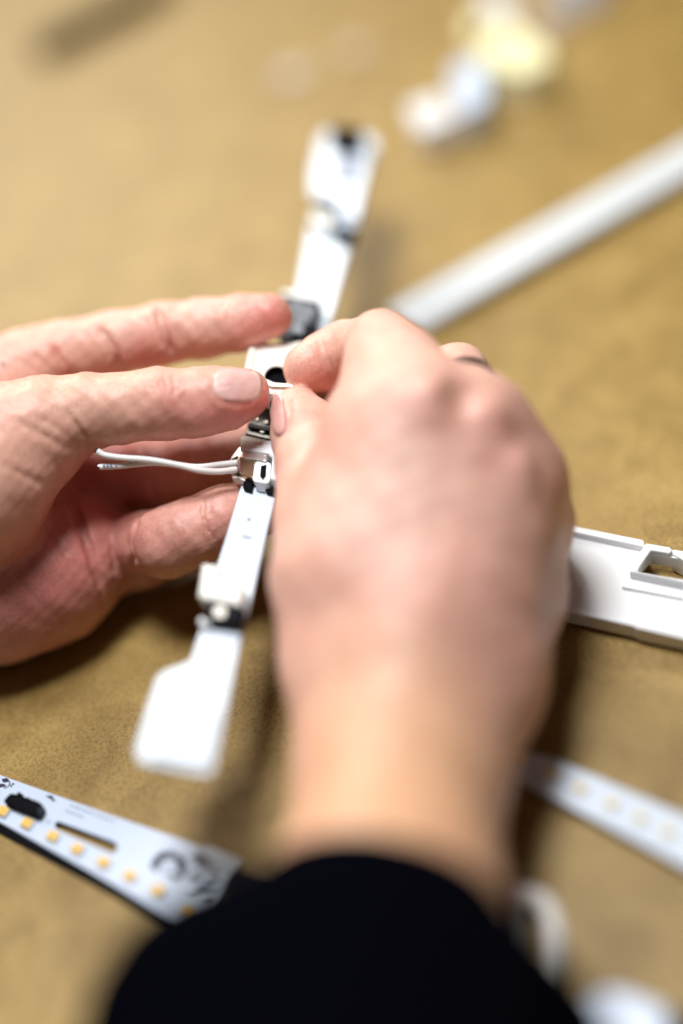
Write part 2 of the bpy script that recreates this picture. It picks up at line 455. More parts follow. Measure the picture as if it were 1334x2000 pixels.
# ---- left hand (thumb in front, palm turned to the camera)
L = Field((-232, -74, 418), (0, 86, 534), .75)
palm = L.new()
for seg in ([(-380, 930, 486, 24), (-160, 830, 490, 21), (0, 775, 493, 14.5), (60, 722, 493, 12.5)],
            [(-380, 960, 488, 24), (-150, 900, 498, 20), (110, 860, 506, 12.5)],
            [(-380, 1010, 486, 24), (-150, 1000, 496, 20), (60, 960, 501, 15), (165, 985, 500, 12.5)],
            [(-380, 1060, 483, 24), (-150, 1125, 482, 24), (0, 1150, 481, 22), (110, 1120, 484, 19.5), (185, 1080, 485, 13.5)],
            [(-380, 940, 484, 25), (-780, 1110, 455, 27)], [(-380, 1060, 482, 25), (-780, 1220, 452, 27)]):
    L.chain(seg, 12, palm)
thenar = [(-250, 950, 468, 23), (-60, 955, 455, 21.5), (60, 862, 461, 17)]
L.chain(thenar, 10, palm)
fingers = [
    (3, [(-100, 905, 460, 21), (0, 862, 461, 18.5), (90, 826, 461, 15), (170, 804, 459, 12), (235, 797, 457, 11.0), (315, 789, 455.5, 11.3), (390, 786, 455, 10.7), (440, 778, 455, 9.7), (477, 769, 456, 8.3)], 6),
    (3, [(-60, 800, 491, 17), (50, 722, 492, 13), (120, 695, 492, 11.9), (215, 672, 490, 10.9), (315, 652, 487, 10.5), (400, 641, 484, 9.9), (470, 630, 481, 9.3), (527, 617, 478, 7.6)], 6),
    (3, [(60, 880, 506, 13), (130, 885, 504, 12), (225, 925, 499, 14.5), (310, 922, 494, 13.6), (370, 908, 490, 11.6), (430, 890, 488, 10.3), (500, 870, 486, 9), (545, 850, 485, 7.8)], 6),
    (3, [(225, 1062, 494, 10), (328, 1060, 466, 11.3), (375, 1040, 463.5, 11.0), (440, 1015, 464, 10.7), (515, 985, 470, 9.4), (555, 962, 476, 8)], 2),
    (3, [(170, 1110, 492, 11), (280, 1092, 492, 10), (360, 1062, 494, 9.2), (430, 1040, 495, 8.4), (480, 1025, 495, 7.2)], 4),
]
L.F = palm.copy()
for kk, ch, k in fingers:
    G = L.new(); L.chain(ch, kk, G)
    L.F = smin(L.F, smin(palm, G, k), .9)
wobble(L, .22)
def cr(fl, pxs, wid, dep, lip=.25): fl.groove(np.array([fl.hit(x, y) for x, y in pxs]), wid, dep, lip)
H0 = {}
for name_, pxs in dict(mole=[(5, 711)], red1=[(105, 685)], red2=[(132, 722)]).items(): H0[name_] = L.hit(*pxs[0])
cr(L, [(308, 600), (314, 630), (326, 662), (344, 702)], 1.3, 2.3, .08)
cr(L, [(188, 638), (206, 660), (226, 690), (240, 724)], 1.35, 2.5, .08)
cr(L, [(438, 588), (436, 612), (444, 650)], .8, .35)
cr(L, [(100, 672), (112, 690), (132, 720)], .9, .9)
cr(L, [(62, 690), (88, 712), (98, 725)], .8, .5)
cr(L, [(30, 700), (52, 714), (68, 728)], .8, .4)
for pts_, wd, dp in (([(296, 738), (296, 758), (304, 780)], .55, .32), ([(318, 730), (326, 752), (318, 776)], .5, .4), ([(334, 736), (344, 760), (336, 782)], .55, .34),
                     ([(310, 742), (316, 764), (330, 774)], .5, .3), ([(280, 745), (276, 770), (282, 790)], .6, .2), ([(356, 740), (362, 765), (356, 785)], .6, .2),
                     ([(70, 812), (104, 832), (152, 868)], 1.1, .35), ([(18, 812), (72, 846), (145, 880)], 1.3, .6),
                     ([(130, 800), (150, 830), (172, 860)], .9, .6), ([(-20, 900), (50, 930), (90, 950)], 1.2, .45),
                     ([(284, 1000), (266, 1030), (262, 1085), (270, 1138)], 1.3, .8),
                     ([(60, 1035), (110, 1060), (150, 1120)], 1.2, .5), ([(215, 1060), (222, 1110), (235, 1160)], 1.0, .6), ([(20, 1110), (70, 1170), (110, 1215)], 1.0, .35),
                     ([(402, 972), (396, 1000), (404, 1030), (428, 1068)], .6, .75), ([(410, 974), (412, 1005), (428, 1045)], .55, .4),
                     ([(330, 1015), (334, 1050), (345, 1085)], .8, .35), ([(352, 1010), (358, 1040), (368, 1065)], .8, .25),
                     ([(290, 930), (300, 960), (310, 985)], 1.0, .6), ([(275, 870), (283, 900), (285, 930)], 1.0, .5)):
    cr(L, pts_, wd, dp)
cr(L, [(128, 962), (146, 996), (158, 1030), (172, 1070), (184, 1110), (202, 1188)], 1.5, 2.2, .08)
# nail bed rim of the thumb
cr(L, [(500, 786), (462, 792), (425, 784), (412, 760), (412, 728)], .55, .4)
cr(L, [(410, 700), (440, 702), (470, 704)], .5, .0)
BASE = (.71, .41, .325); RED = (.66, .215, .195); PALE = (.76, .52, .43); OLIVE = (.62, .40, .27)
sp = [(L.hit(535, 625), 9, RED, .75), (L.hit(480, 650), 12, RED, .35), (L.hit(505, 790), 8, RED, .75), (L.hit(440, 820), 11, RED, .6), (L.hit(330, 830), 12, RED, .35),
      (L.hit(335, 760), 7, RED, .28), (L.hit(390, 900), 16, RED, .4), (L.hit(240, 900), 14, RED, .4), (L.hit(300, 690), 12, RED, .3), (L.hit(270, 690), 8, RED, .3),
      (L.hit(440, 1030), 10, RED, .4), (L.hit(300, 1060), 12, RED, .3), (L.hit(200, 1000), 22, (.52, .165, .15), .75), (L.hit(120, 1120), 24, (.56, .18, .165), .65), (L.hit(40, 1200), 24, (.56, .18, .165), .6), (L.hit(170, 930), 14, (.48, .15, .135), .6),  # redder palm skin, also darkened to deepen the shade inside the palm
      (L.hit(328, 662), 3, (.42, .15, .11), .4), (L.hit(222, 685), 3.2, (.42, .15, .11), .45), (L.hit(150, 860), 4, (.45, .22, .14), .4), (L.hit(160, 1030), 5, (.5, .16, .13), .35), (L.hit(185, 1110), 5, (.5, .16, .13), .35), (L.hit(266, 1060), 4, (.45, .17, .13), .5), (L.hit(20, 800), 14, RED, .12), (L.hit(230, 770), 12, OLIVE, .25), (L.hit(100, 770), 14, OLIVE, .2), (L.hit(40, 930), 18, OLIVE, .35), (L.hit(230, 640), 8, PALE, .5), (L.hit(400, 600), 12, PALE, .4),  # small crease spots: redder skin, with the shade of the folds tinted in
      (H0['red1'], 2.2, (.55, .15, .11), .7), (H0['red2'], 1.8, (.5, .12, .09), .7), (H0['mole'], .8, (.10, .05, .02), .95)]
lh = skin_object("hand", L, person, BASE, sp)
tag(lh, "left hand with thumb on top and palm turned to the camera")
nail(L, lh, 463, 752, 49, 32, math.radians(2), expo=3.2, lift=.26, tipdir=(0,))

# ---- right hand (back of the hand towards the camera)
R = Field((-38, -150, 300), (78, 72, 512), 1.1)
back = R.new()
for seg in ([(722, 1490, 388, 17.5), (676, 1300, 405, 16), (640, 1130, 414, 15)],
            [(780, 1490, 386, 21), (785, 1250, 402, 20), (780, 1020, 413, 17), (815, 800, 418, 13)],
            [(790, 1490, 386, 21), (850, 1200, 405, 20), (900, 1000, 414, 17), (925, 835, 421, 13.2)],
            [(842, 1490, 388, 18), (918, 1250, 407, 17.5), (970, 1050, 420, 15), (998, 932, 427, 12.8)],
            [(842, 1480, 390, 18), (928, 1345, 405, 16.5), (996, 1170, 428, 14), (1030, 1020, 440, 11.4)],
            [(748, 752, 434, 10.8), (735, 845, 423, 12.3), (662, 1130, 411, 16)], [(735, 845, 423, 12.3), (800, 900, 418, 15)], [(790, 1010, 414, 18), (930, 1010, 417, 17)], [(780, 890, 417, 15.0), (900, 900, 418, 15)], [(740, 1130, 408, 17), (900, 1130, 409, 19)], [(672, 960, 425, 13), (690, 1100, 412, 16)], [(815, 800, 418, 13), (778, 730, 433, 11.6), (745, 673, 446, 10.6)], [(648, 776, 483, 8), (705, 802, 474, 10.5), (770, 900, 442, 14)], [(815, 800, 418, 12.6), (925, 835, 422, 12.8), (998, 932, 428, 12.4), (1030, 1015, 438, 11.4)], [(800, 880, 418, 14), (960, 960, 421, 13.5)],
            [(722, 1490, 388, 17.5), (703, 1770, 352, 19), (680, 2050, 322, 22)], [(785, 1490, 385, 21), (755, 1780, 350, 24), (740, 2050, 318, 27)], [(842, 1490, 388, 18), (796, 1780, 352, 20), (800, 2050, 322, 22)]):
    R.chain(seg, 10, back)
for _ in range(5):                     # relax the back of the hand
    for ax in range(3):
        b_ = back.copy(); i0 = [slice(None)] * 3; i1 = [slice(None)] * 3; im = [slice(None)] * 3
        i0[ax] = slice(0, -2); i1[ax] = slice(2, None); im[ax] = slice(1, -1)
        back[tuple(im)] = .5 * b_[tuple(im)] + .25 * (b_[tuple(i0)] + b_[tuple(i1)])
back -= .25
rf = [
    (3, [(638, 1130, 418, 15.3), (626, 1020, 430, 13.8), (616, 905, 445, 12.2), (600, 848, 453, 11.4), (580, 806, 459, 8.5)], 5),
    (3, [(745, 673, 447, 10.3), (676, 682, 469, 9.0), (640, 706, 468, 9.7), (602, 719, 465, 8.3)], 1.3),
    (3, [(925, 835, 424, 13.2), (892, 734, 454, 10), (800, 742, 478, 9), (720, 772, 482, 8)], 4),
    (3, [(998, 932, 432, 12.8), (955, 852, 466, 9.6), (880, 850, 488, 8.6), (800, 862, 490, 7.6)], 4),
    (3, [(1034, 1020, 440, 11.8), (1012, 965, 468, 8.7), (945, 950, 487, 7.7), (880, 958, 490, 6.9)], 4),
]
R.F = back.copy()
for kk, ch, k in rf:
    G = R.new(); R.chain(ch, kk, G)
    R.F = smin(R.F, smin(back, G, k), 1.0)
wobble(R, .14)
# knuckle heads, tendons, valleys
for x, y, rr in ((842, 775, 5), (950, 815, 5), (1010, 915, 4.5)):
    p = R.hit(x, y); R.cone(p + np.array((0, 0, 3.6)), rr, p + np.array((0, -4, 3.8)), rr, 5)
for a_, b_ in (((845, 860), (790, 1180)), ((930, 930), (840, 1220)), ((990, 1010), (890, 1260))):
    R.groove(np.array([R.hit(a_[0] + (b_[0] - a_[0]) * t, a_[1] + (b_[1] - a_[1]) * t) for t in np.linspace(0, 1, 6)]), 3.2, -.16, 0)
cr(R, [(880, 745), (888, 775), (892, 810)], 5.5, 1.3, 0)
cr(R, [(960, 885), (958, 915), (950, 950)], 5, .7, 0)
cr(R, [(626, 660), (630, 690), (642, 722), (655, 755)], 1.4, 1.5, .05)
cr(R, [(622, 740), (650, 752), (668, 775)], 1.2, .4)
cr(R, [(562, 775), (564, 810), (556, 850)], 1.3, .9)
RB = (.74, .445, .36); RRED = (.68, .28, .22); WARM_BOUNCE = (.63, .375, .225)
sp = [(R.hit(610, 735), 9, RRED, .6), (R.hit(590, 800), 9, RRED, .4), (R.hit(640, 850), 12, RRED, .35), (R.hit(655, 730), 6, (.45, .17, .12), .55), (R.hit(640, 780), 5, (.5, .2, .15), .4), (R.hit(840, 790), 11, RRED, .3), (R.hit(985, 850), 12, RRED, .35), (R.hit(1085, 970), 12, RRED, .45), (R.hit(888, 775), 5, (.50, .25, .15), .5),  # dark spots tint in shade: hollow by the thumb, valley between knuckles
      (R.hit(760, 900), 16, PALE, .4), (R.hit(680, 1000), 20, PALE, .3), (R.hit(900, 1150), 24, RRED, .12), (R.hit(700, 1180), 22, RRED, .08), (R.hit(1000, 1300), 26, RRED, .2),
      (R.hit(700, 1500), 30, WARM_BOUNCE, .8), (R.hit(830, 1500), 30, WARM_BOUNCE, .8), (R.hit(740, 1640), 32, WARM_BOUNCE, .9), (R.hit(880, 1640), 30, WARM_BOUNCE, .9), (R.hit(740, 1340), 20, WARM_BOUNCE, .3)]  # wrist tint carries warm light reflected off the table
rh = skin_object("hand", R, person, RB, sp)
tag(rh, "right hand seen from its back, pinching with thumb and index finger")
nail(R, rh, 544, 808, 13.5, 43, math.radians(-6), expo=2.6, lift=.2, tipdir=(-1.57,), mm=M_NAIL2)

# ---- ring on the middle finger
rc = (c3(925, 835, 424) * .36 + c3(892, 734, 454) * .64); ra_ = c3(892, 734, 454) - c3(925, 835, 424); ra_ /= np.linalg.norm(ra_)
e1 = np.cross(ra_, (0, 0, 1.0)); e1 /= np.linalg.norm(e1); e2 = np.cross(ra_, e1)
rv, rfc = [], []
NU, NV = 48, 12
for i in range(NU):
    a = 2 * math.pi * i / NU; dr = e1 * math.cos(a) + e2 * math.sin(a)
    for j in range(NV):
        b = 2 * math.pi * j / NV
        rv.append(to_world(rc + dr * (11.6 + .8 * math.cos(b)) + ra_ * 2.4 * math.sin(b)))
for i in range(NU):
    for j in range(NV):
        rfc.append((i * NV + j, i * NV + (j + 1) % NV, ((i + 1) % NU) * NV + (j + 1) % NV, ((i + 1) % NU) * NV + j))
tag(obj("ring", rv, rfc, M_STEEL, smooth=True), "dark polished metal ring worn on the middle finger of the right hand", "ring")

# ---- sleeve
def ringpts(cx, cy, d, hw, ht, roll, ph, rip, n=64):
    c = c3(cx, cy, d); ax = np.array((-.10, -.66, -.74)); ax /= np.linalg.norm(ax)
    u = np.array((math.cos(roll), -math.sin(roll), 0)); u -= ax * (u @ ax); u /= np.linalg.norm(u); v = np.cross(u, ax); 
    if v[1] < 0: v = -v
    out = []
    for k in range(n):
        a = 2 * math.pi * k / n
        f = 1 + rip * (math.sin(3 * a + ph) * .5 + math.sin(7 * a + ph * 2.3) * .3 + math.sin(11 * a - ph) * .2)
        out.append(to_world(c + (u * math.cos(a) * hw + v * math.sin(a) * ht) * f))
    return out
rings = [(730, 1742, 351, 27, 24, .22, 0, .0), (732, 1758, 349.5, 29.5, 27, .22, 0, .01), (730, 1780, 347, 31.5, 31, .22, 0, .012), (722, 1808, 345, 34.5, 34, .22, .3, .015), (713, 1846, 341, 40, 37, .19, .6, .02), (692, 1890, 337, 49.5, 39.5, .12, .9, .028),
         (680, 1950, 331, 59.5, 41, .06, 1.3, .032), (677, 2040, 323, 61.5, 42, 0, 1.8, .035), (672, 2180, 311, 62, 42, 0, 2.3, .04), (660, 2420, 293, 63, 43, 0, 2.8, .03), (640, 2800, 268, 64, 44, 0, 3.3, .03)]
sv, sf = [], []
for r_ in rings: sv += ringpts(*r_)
for i in range(len(rings) - 1):
    for k in range(64):
        a, b = i * 64 + k, i * 64 + (k + 1) % 64
        sf.append((a, b, b + 64, a + 64))
sl = obj("sleeve", sv, sf, M_CLOTH, person, smooth=True)
ss = sl.modifiers.new("sub", 'SUBSURF'); ss.levels = 1; ss.render_levels = 2

# ------------------------------------------------------------------ held circuit strip (lies level, 47 mm above the table)
ZS = .047
cs = thing("circuit_strip", "long white circuit strip with two loose wires, held level between the hands", "circuit board", pl(500, 930, ZS))
ol = [(404, 1512), (414, 1502), (440, 1380), (472, 1232), (491, 1165), (541, 955), (600, 760), (652, 600), (687, 460), (737, 282), (726, 264), (640, 256), (626, 262), (607, 335), (605, 372), (622, 398), (604, 440), (579, 560), (540, 690), (498, 850), (468, 955), (425, 1100), (395, 1220), (373, 1291), (318, 1312), (306, 1325), (283, 1400), (265, 1466), (272, 1488)]
obj("board", *plate(ol, ZS, .0016), M_BOARD, cs, bevel=.0004)
def block(name, px, z0, z1, m, bev=.0004, parent=cs, round_=0):
    q = rounded(px, round_) if round_ else px
    return obj(name, *plate(q, ZS + z1, z1 - z0), m, parent, bevel=bev)
# far end module
block("module_cover", [(614, 352), (634, 272), (728, 284), (700, 428), (640, 408)], .0003, .004, M_BOARD, .0008)
block("connector", [(648, 246), (706, 250), (700, 284), (644, 278)], .001, .009, M_BLACK)
block("component", [(668, 306), (696, 310), (688, 352), (660, 348)], .0042, .0056, M_INKG)
block("component", [(618, 384), (658, 397), (652, 416), (614, 402)], .0003, .005, M_BLACK)
block("component", [(656, 440), (694, 450), (689, 468), (651, 458)], .0003, .004, M_BLACK)
block("clear_clip", [(610, 408), (652, 422), (646, 444), (604, 432)], .0003, .005, M_MILKY)
# black block beyond the fingers
b1 = block("component_block", [(556, 574), (622, 588), (606, 668), (540, 650)], .0003, .006, M_SLATE, .0002)
obj("edge_strip", *plate([(552, 566), (624, 580), (622, 588), (550, 574)], ZS + .0066, .006), M_WHITE, b1, bevel=.0003)
block("component_block", [(570, 640), (618, 628), (612, 690), (560, 690)], .0003, .009, M_BLACK, .0006)
block("solder_tab", [(572, 634), (594, 640), (590, 652), (568, 646)], .009, .0098, M_GREYTAB, .0003, round_=.3)
# dark driver block under the thumbs
dk = block("component_block", [(496, 790), (556, 800), (551, 866), (478, 848)], .0003, .0055, M_BLACKG, .0006)
obj("housing_ridge", *plate([(484, 826), (550, 840), (549, 846), (482, 832)], ZS + .0068, .0015), M_SLATE, dk, bevel=.0003)
for x, y in ((502, 818), (520, 824), (490, 830), (512, 842)):
    obj("solder_joint", *plate([(x - 4, y - 3), (x + 4, y - 2), (x + 3, y + 3), (x - 4, y + 2)], ZS + .0062, .0008), M_METAL, dk, bevel=.0002)
# wire connector: white cap, sprung metal cage
cp = block("connector_cap", [(469, 852), (478, 849), (546, 863), (551, 872), (543, 938), (526, 934), (531, 892), (524, 886), (468, 876)], .0003, .0065, M_WHITE, .0007)
sc_ = block("spring_cage", [(472, 877), (524, 886), (521, 902), (471, 894)], .0003, .0058, M_METAL, .0010)
block("cage_side", [(467, 890), (498, 903), (494, 934), (470, 925)], .0003, .0044, M_BRASS, .0004)
block("cage_pillar", [(498, 900), (530, 903), (526, 945), (492, 940)], .0003, .0048, M_WHITE, .0006, round_=.25)
block("cage_slot", [(510, 910), (520, 908), (519, 930), (513, 937), (508, 930)], .0046, .0050, M_BLACK, .0)
block("cage_dimple", [(499, 862), (514, 864), (512, 872), (497, 870)], .0050, .0072, M_METAL, .0006, round_=.3)
tabm = block("metal_tab", [(452, 892), (468, 872), (476, 874), (470, 925), (462, 918), (446, 914)], .0003, .0038, M_METAL, .0003)
for q in ([(452, 896), (464, 890), (463, 894), (453, 900)], [(450, 910), (460, 903), (464, 908), (461, 910), (458, 907)]):
    obj("tab_hole", *plate(q, ZS + .0041, .0004), M_BLACK, tabm)
block("tab_foot", [(455, 918), (461, 917), (459, 929), (479, 934), (478, 939), (452, 932)], .0003, .0026, M_CREAM, .0003)
block("tab_pad", [(459, 920), (480, 925), (478, 933), (460, 929)], .0003, .0012, M_BRASS, .0)
block("black_pad", [(477, 931), (494, 935), (490, 956), (474, 951)], .0003, .0022, M_BLACK, .0002)
block("black_pad", [(526, 931), (546, 934), (538, 964), (518, 958)], .0003, .0022, M_BLACK, .0002)
for q in ([(572, 590), (590, 594), (584, 612), (568, 606)], [(594, 598), (612, 602), (606, 620), (590, 614)], [(574, 616), (598, 622), (596, 634), (574, 628)]):
    obj('contact_pad', *plate(q, ZS + .0064, .0006), M_GREYTAB, b1, bevel=.0001)
mk = []
for q in ([(498, 948), (507, 950), (506, 952), (497, 950)], [(509, 947), (514, 946), (512, 951)], [(484, 1012), (489, 1013), (488, 1017), (483, 1016)], [(330, 1352), (352, 1350), (356, 1358), (334, 1362)], [(352, 1420), (372, 1424), (370, 1430), (350, 1427)], [(398, 1364), (414, 1372), (412, 1378), (396, 1371)], [(620, 350), (640, 352), (637, 362), (618, 360)], [(474, 1046), (492, 1050), (491, 1053), (473, 1049)]):
    mk.append(plate(q, ZS + .0001, .00008))
tag(obj("printed_mark", *join(*mk), M_INKG, cs), kind="stuff")
# wires
def wire(cp_, rad):
    pts = [at(*p) for p in spline(cp_, 10)]
    return tube(pts, rad, 14)
w1 = obj("wire", *wire([(190, 881, 452), (205, 889, 452), (238, 894, 452), (280, 897, 451), (310, 901, 450), (355, 910, 450), (388, 918, 450), (424, 921, 452), (462, 917, 455)], .00102), M_WIRE, cs, smooth=True)
obj("wire_end", *tube([at(187, 879, 452), at(191, 881.5, 452)], .0009, 12), M_BLACK, w1)
w2 = obj("wire", *wire([(195, 912, 454), (235, 910, 454), (262, 907, 454), (300, 904, 453.5), (340, 907, 453.5), (385, 912, 454), (430, 907, 455.5), (464, 903, 456)], .00098), M_WIRE, cs, smooth=True)
obj("wire_end", *tube([at(192, 912, 454), at(196, 912, 454)], .0009, 12), M_STEEL, w2)
mk = []
for x0, ln in ((200, 5), (207, 5), (214, 4), (224, 3), (250, 9), (263, 5), (352, 12), (368, 8)):
    yy = 911 - (x0 - 200) * .07 if x0 < 300 else 914
    a, b = at(x0, yy - 3, 452.4), at(x0 + ln, yy - 3.2, 452.4); c, d_ = at(x0 + ln, yy + 2, 452.4), at(x0 + 1, yy + 2, 452.4)
    if x0 > 240: a, b, c, d_ = (at(x0, yy - 5 if x0 < 300 else yy, 452.6), at(x0 + ln, yy - 5 if x0 < 300 else yy + 1, 452.6), at(x0 + ln, yy - 3 if x0 < 300 else yy + 3, 452.6), at(x0, yy - 3 if x0 < 300 else yy + 2, 452.6))
    mk.append(prism([[a, b, c, d_]], CF * .0003))
tag(obj("printed_mark", *join(*mk), M_INKG, w2), kind="stuff")
# near clip
hd = block("milky_clip", [(394, 1098), (428, 1104), (424, 1128), (476, 1138), (470, 1182), (386, 1166)], .0003, .0055, M_MILKY, .0009)
bk = block("component_block", [(402, 1176), (474, 1184), (468, 1218), (396, 1206)], .0003, .0046, M_BLACK, .0006)
obj("lens", *plate(rounded([(420, 1182), (442, 1185), (438, 1206), (416, 1203)], .35), ZS + .0054, .002), M_CREAM, bk, bevel=.0005)
block("side_tab", [(390, 1204), (412, 1208), (408, 1222), (386, 1216)], .0003, .003, M_WHITE, .0006)
block("component", [(384, 1372), (398, 1375), (394, 1394), (380, 1391)], .0003, .0018, M_INKG, .0005)
block("component", [(342, 1334), (356, 1338), (352, 1350), (340, 1346)], .0003, .0009, M_BOARD2, .0003)
block("raised_panel", rounded([(322, 1330), (372, 1318), (424, 1382), (402, 1492), (286, 1472)], .12), .0003, .0012, M_BOARD, .0004)

# ------------------------------------------------------------------ cream cover between the finger tips
cv = thing("cover_piece", "small cream plastic cover with a dark oval opening pinched between the finger tips", "plastic cover", at(535, 720, 472))
def dd(y): return 481 - (y - 662) * .19
def cpt(x, y, o=0): return at(x, y, dd(y) + o)
hole = [(540 + 24 * math.cos(a), 736 + 21 * math.sin(a)) for a in np.linspace(0, 2 * math.pi, 20, endpoint=False)]
top = [(500, 664), (515, 669), (540, 671), (565, 670), (586, 667)]
loop = top + [(578, 720), (570, 768), (500, 770), (486, 720)]
obj("face_panel", *prism([[cpt(*p) for p in loop], [cpt(*p) for p in hole]], CF * .0016), M_CREAM, cv, bevel=.0003)
obj("side_flange", *prism([[cpt(*p, -1.5) for p in [(490, 663), (502, 661), (490, 722), (478, 720)]]], CF * .0045), M_CREAM, cv, bevel=.0004)
obj("side_flange", *prism([[cpt(*p, -1.2) for p in [(582, 668), (590, 666), (582, 716), (574, 720)]]], CF * .0045), M_CREAM, cv, bevel=.0004)
obj("bottom_lip", *prism([[cpt(*p, -2.2) for p in [(512, 737), (535, 747), (572, 750), (580, 742), (582, 748), (572, 756), (530, 755), (508, 745)]]], CF * .004), M_CREAM, cv, bevel=.0003)
obj("inner_core", *prism([[cpt(*p, 5) for p in [(516, 708), (566, 708), (566, 764), (514, 764)]]], CF * .003), M_BLACK, cv, bevel=.0003)

# ------------------------------------------------------------------ LED board, lower left
def axis_dirs(a, b, z):
    u = (pl(*b, z) - pl(*a, z)).normalized(); return u, Vector((-u.y, u.x, 0))
led_me = {}
M_PHOSP = mat('led_phosphor_pale', (.90, .70, .32), .35)
def leds(parent, px, z, axis, size, pm=None):
    u, v = axis_dirs(*axis, z)
    first = None
    for x, y in px:
        c = pl(x, y, z)
        if first is None:
            g = box(c + Vector((0, 0, .0005)), u * size * .5, v * size * .42, Vector((0, 0, .0006)))
            first = obj("led", *g, M_LEDB, parent, bevel=.0003)
            g = box(c + Vector((0, 0, .0012)), u * size * .44, v * size * .37, Vector((0, 0, .0002)))
            ph = obj("phosphor", *g, pm or M_PHOS, first, bevel=.0001)
        else:
            o = first.copy(); COL.objects.link(o); o.parent = parent
            o.location = c + Vector((0, 0, .0005)) - ORG[parent.name]
            q = ph.copy(); COL.objects.link(q); q.parent = o
ZB = .0027
lb = thing("led_board", "white circuit board with yellow lamps and a long slot, lying at lower left", "circuit board", pl(180, 1640, 0))
slot = rounded([(105, 1609), (112, 1604), (224, 1645), (230, 1654), (222, 1668), (112, 1620)], .3, 2)
outer = [(-260, 1420), (0, 1513), (200, 1585), (385, 1650), (396, 1654), (404, 1650), (470, 1677), (462, 1690), (440, 1712), (428, 1740), (395, 1785), (372, 1803), (348, 1801), (175, 1702), (0, 1606), (-260, 1470)]
obj("board", *plate(outer, ZB, .0011, [slot]), M_BOARD2, lb, bevel=.0003)
obj("backing_rail", *plate([(-240, 1462), (0, 1590), (175, 1685), (340, 1778), (376, 1780), (384, 1806), (380, 1814), (346, 1818), (175, 1720), (0, 1625), (-240, 1496)], ZB - .0012, .0013), M_BLACK, lb)  # black, pushed past the edge to draw the shadow band under the board
leds(lb, [(8, 1587), (55, 1611), (105, 1636), (153, 1661), (204, 1687), (255, 1713), (309, 1740), (365, 1772)], ZB, ((0, 1606), (350, 1800)), .0040)
ch = obj("driver_chip", *plate([(7, 1562), (20, 1549), (32, 1551), (36, 1545), (44, 1551), (46, 1557), (54, 1556), (60, 1560), (70, 1563), (78, 1567), (84, 1573), (82, 1580), (73, 1593), (66, 1591), (8, 1567)], ZB + .003, .0032), M_BLACK, lb, bevel=.0003)
obj("chip_end", *plate([(74, 1577), (84, 1574), (82, 1582), (74, 1592)], ZB + .0034, .003), M_SLATE, ch, bevel=.0003)
obj("connector", *plate([(452, 1690), (520, 1708), (508, 1742), (438, 1738)], ZB + .006, .0075), M_BLACK, lb, bevel=.0006)
mk = []
def mark(px, z=ZB): mk.append(plate(px, z + .00012, .0001))
def blob(x, y, rx, ry, n=10):
    if x > 280: rx, ry = rx * 1.1, ry * 1.1
    mark([(x + rx * math.cos(a) * random.uniform(.75, 1.15), y + ry * math.sin(a) * random.uniform(.75, 1.15)) for a in np.linspace(0, 2 * math.pi, n, endpoint=False)])
blob(10, 1524, 8, 4.5); blob(2, 1534, 9, 4); blob(-6, 1520, 5, 3)
for k in range(9):
    a = -.9 + k * .28; x, y = 6 + 13 * math.cos(a), 1530 + 9 * math.sin(a)
    blob(x, y, 1.6, 1.6, 6)
blob(25, 1531, 3, 1.6); blob(22, 1535, 2, 2.2); blob(99, 1557, 6, 4); blob(104, 1563, 4, 2); blob(92, 1555, 2.5, 1.5); blob(95, 1605, 2.5, 2)
for k in range(18):                     # arc print
    a = math.radians(180 + k * 12); blob(330 + 27 * math.cos(a) + random.uniform(-4, 4), 1693 + 24 * math.sin(a) + random.uniform(-3, 3), random.uniform(5, 9), random.uniform(4, 7.5))
for k in range(8): blob(330 + random.uniform(-14, 14), 1698 + random.uniform(-10, 12), 2.5, 2)
for k in range(26): blob(395 + random.uniform(-26, 34), 1708 + random.uniform(-30, 34), random.uniform(1.5, 4), random.uniform(1.5, 3))
for x, y, rx, ry in ((344, 1712, 9, 6), (390, 1677, 15, 8), (404, 1690, 8, 4), (384, 1712, 10, 5), (396, 1728, 12, 7), (412, 1716, 8, 4), (378, 1738, 9, 4), (418, 1700, 7, 4), (402, 1748, 8, 4), (310, 1680, 6, 6)): blob(x, y, rx, ry)
tag(obj("printed_mark", *join(*mk), M_INK, lb), kind="stuff")
mk = []
x = 138
while x < 226:                          # two rows of small illegible print
    ln = random.uniform(2, 6); y = 1571 + (x - 138) * .37
    mark([(x, y), (x + ln, y + ln * .37), (x + ln - 1, y + ln * .37 + 3), (x - 1, y + 3)]); x += ln + random.uniform(1.5, 4)
x = 128
while x < 162:
    ln = random.uniform(2, 5); y = 1581 + (x - 128) * .40
    mark([(x, y), (x + ln, y + ln * .4), (x + ln - 1, y + ln * .4 + 3), (x - 1, y + 3)]); x += ln + random.uniform(1.5, 3)
tag(obj("printed_mark", *join(*mk), M_INKG, lb), kind="stuff")

# ------------------------------------------------------------------ LED strip, right
ZR = .004
lr = thing("led_strip", "narrow white strip with faint yellow lamps running off to the right behind the wrist", "led strip", pl(1180, 1580, 0))
obj("board", *plate([(985, 1474), (1004, 1465), (1050, 1472), (1090, 1482), (1334, 1590), (1600, 1712), (1600, 1826), (1334, 1690), (1200, 1620), (1060, 1548), (1010, 1520), (980, 1500)], ZR, .002), M_BOARD, lr, bevel=.0005)
leds(lr, [(1022, 1487), (1082, 1515), (1135, 1543), (1195, 1573), (1250, 1600), (1305, 1628), (1365, 1658), (1425, 1690)], ZR, ((1060, 1515), (1334, 1640)), .0034, M_PHOSP)
obj("backing_rail", *plate([(990, 1480), (1050, 1478), (1334, 1596), (1600, 1718), (1600, 1820), (1334, 1684), (1060, 1543), (1000, 1512)], ZR - .0021, .0018), M_GREYW, lr)

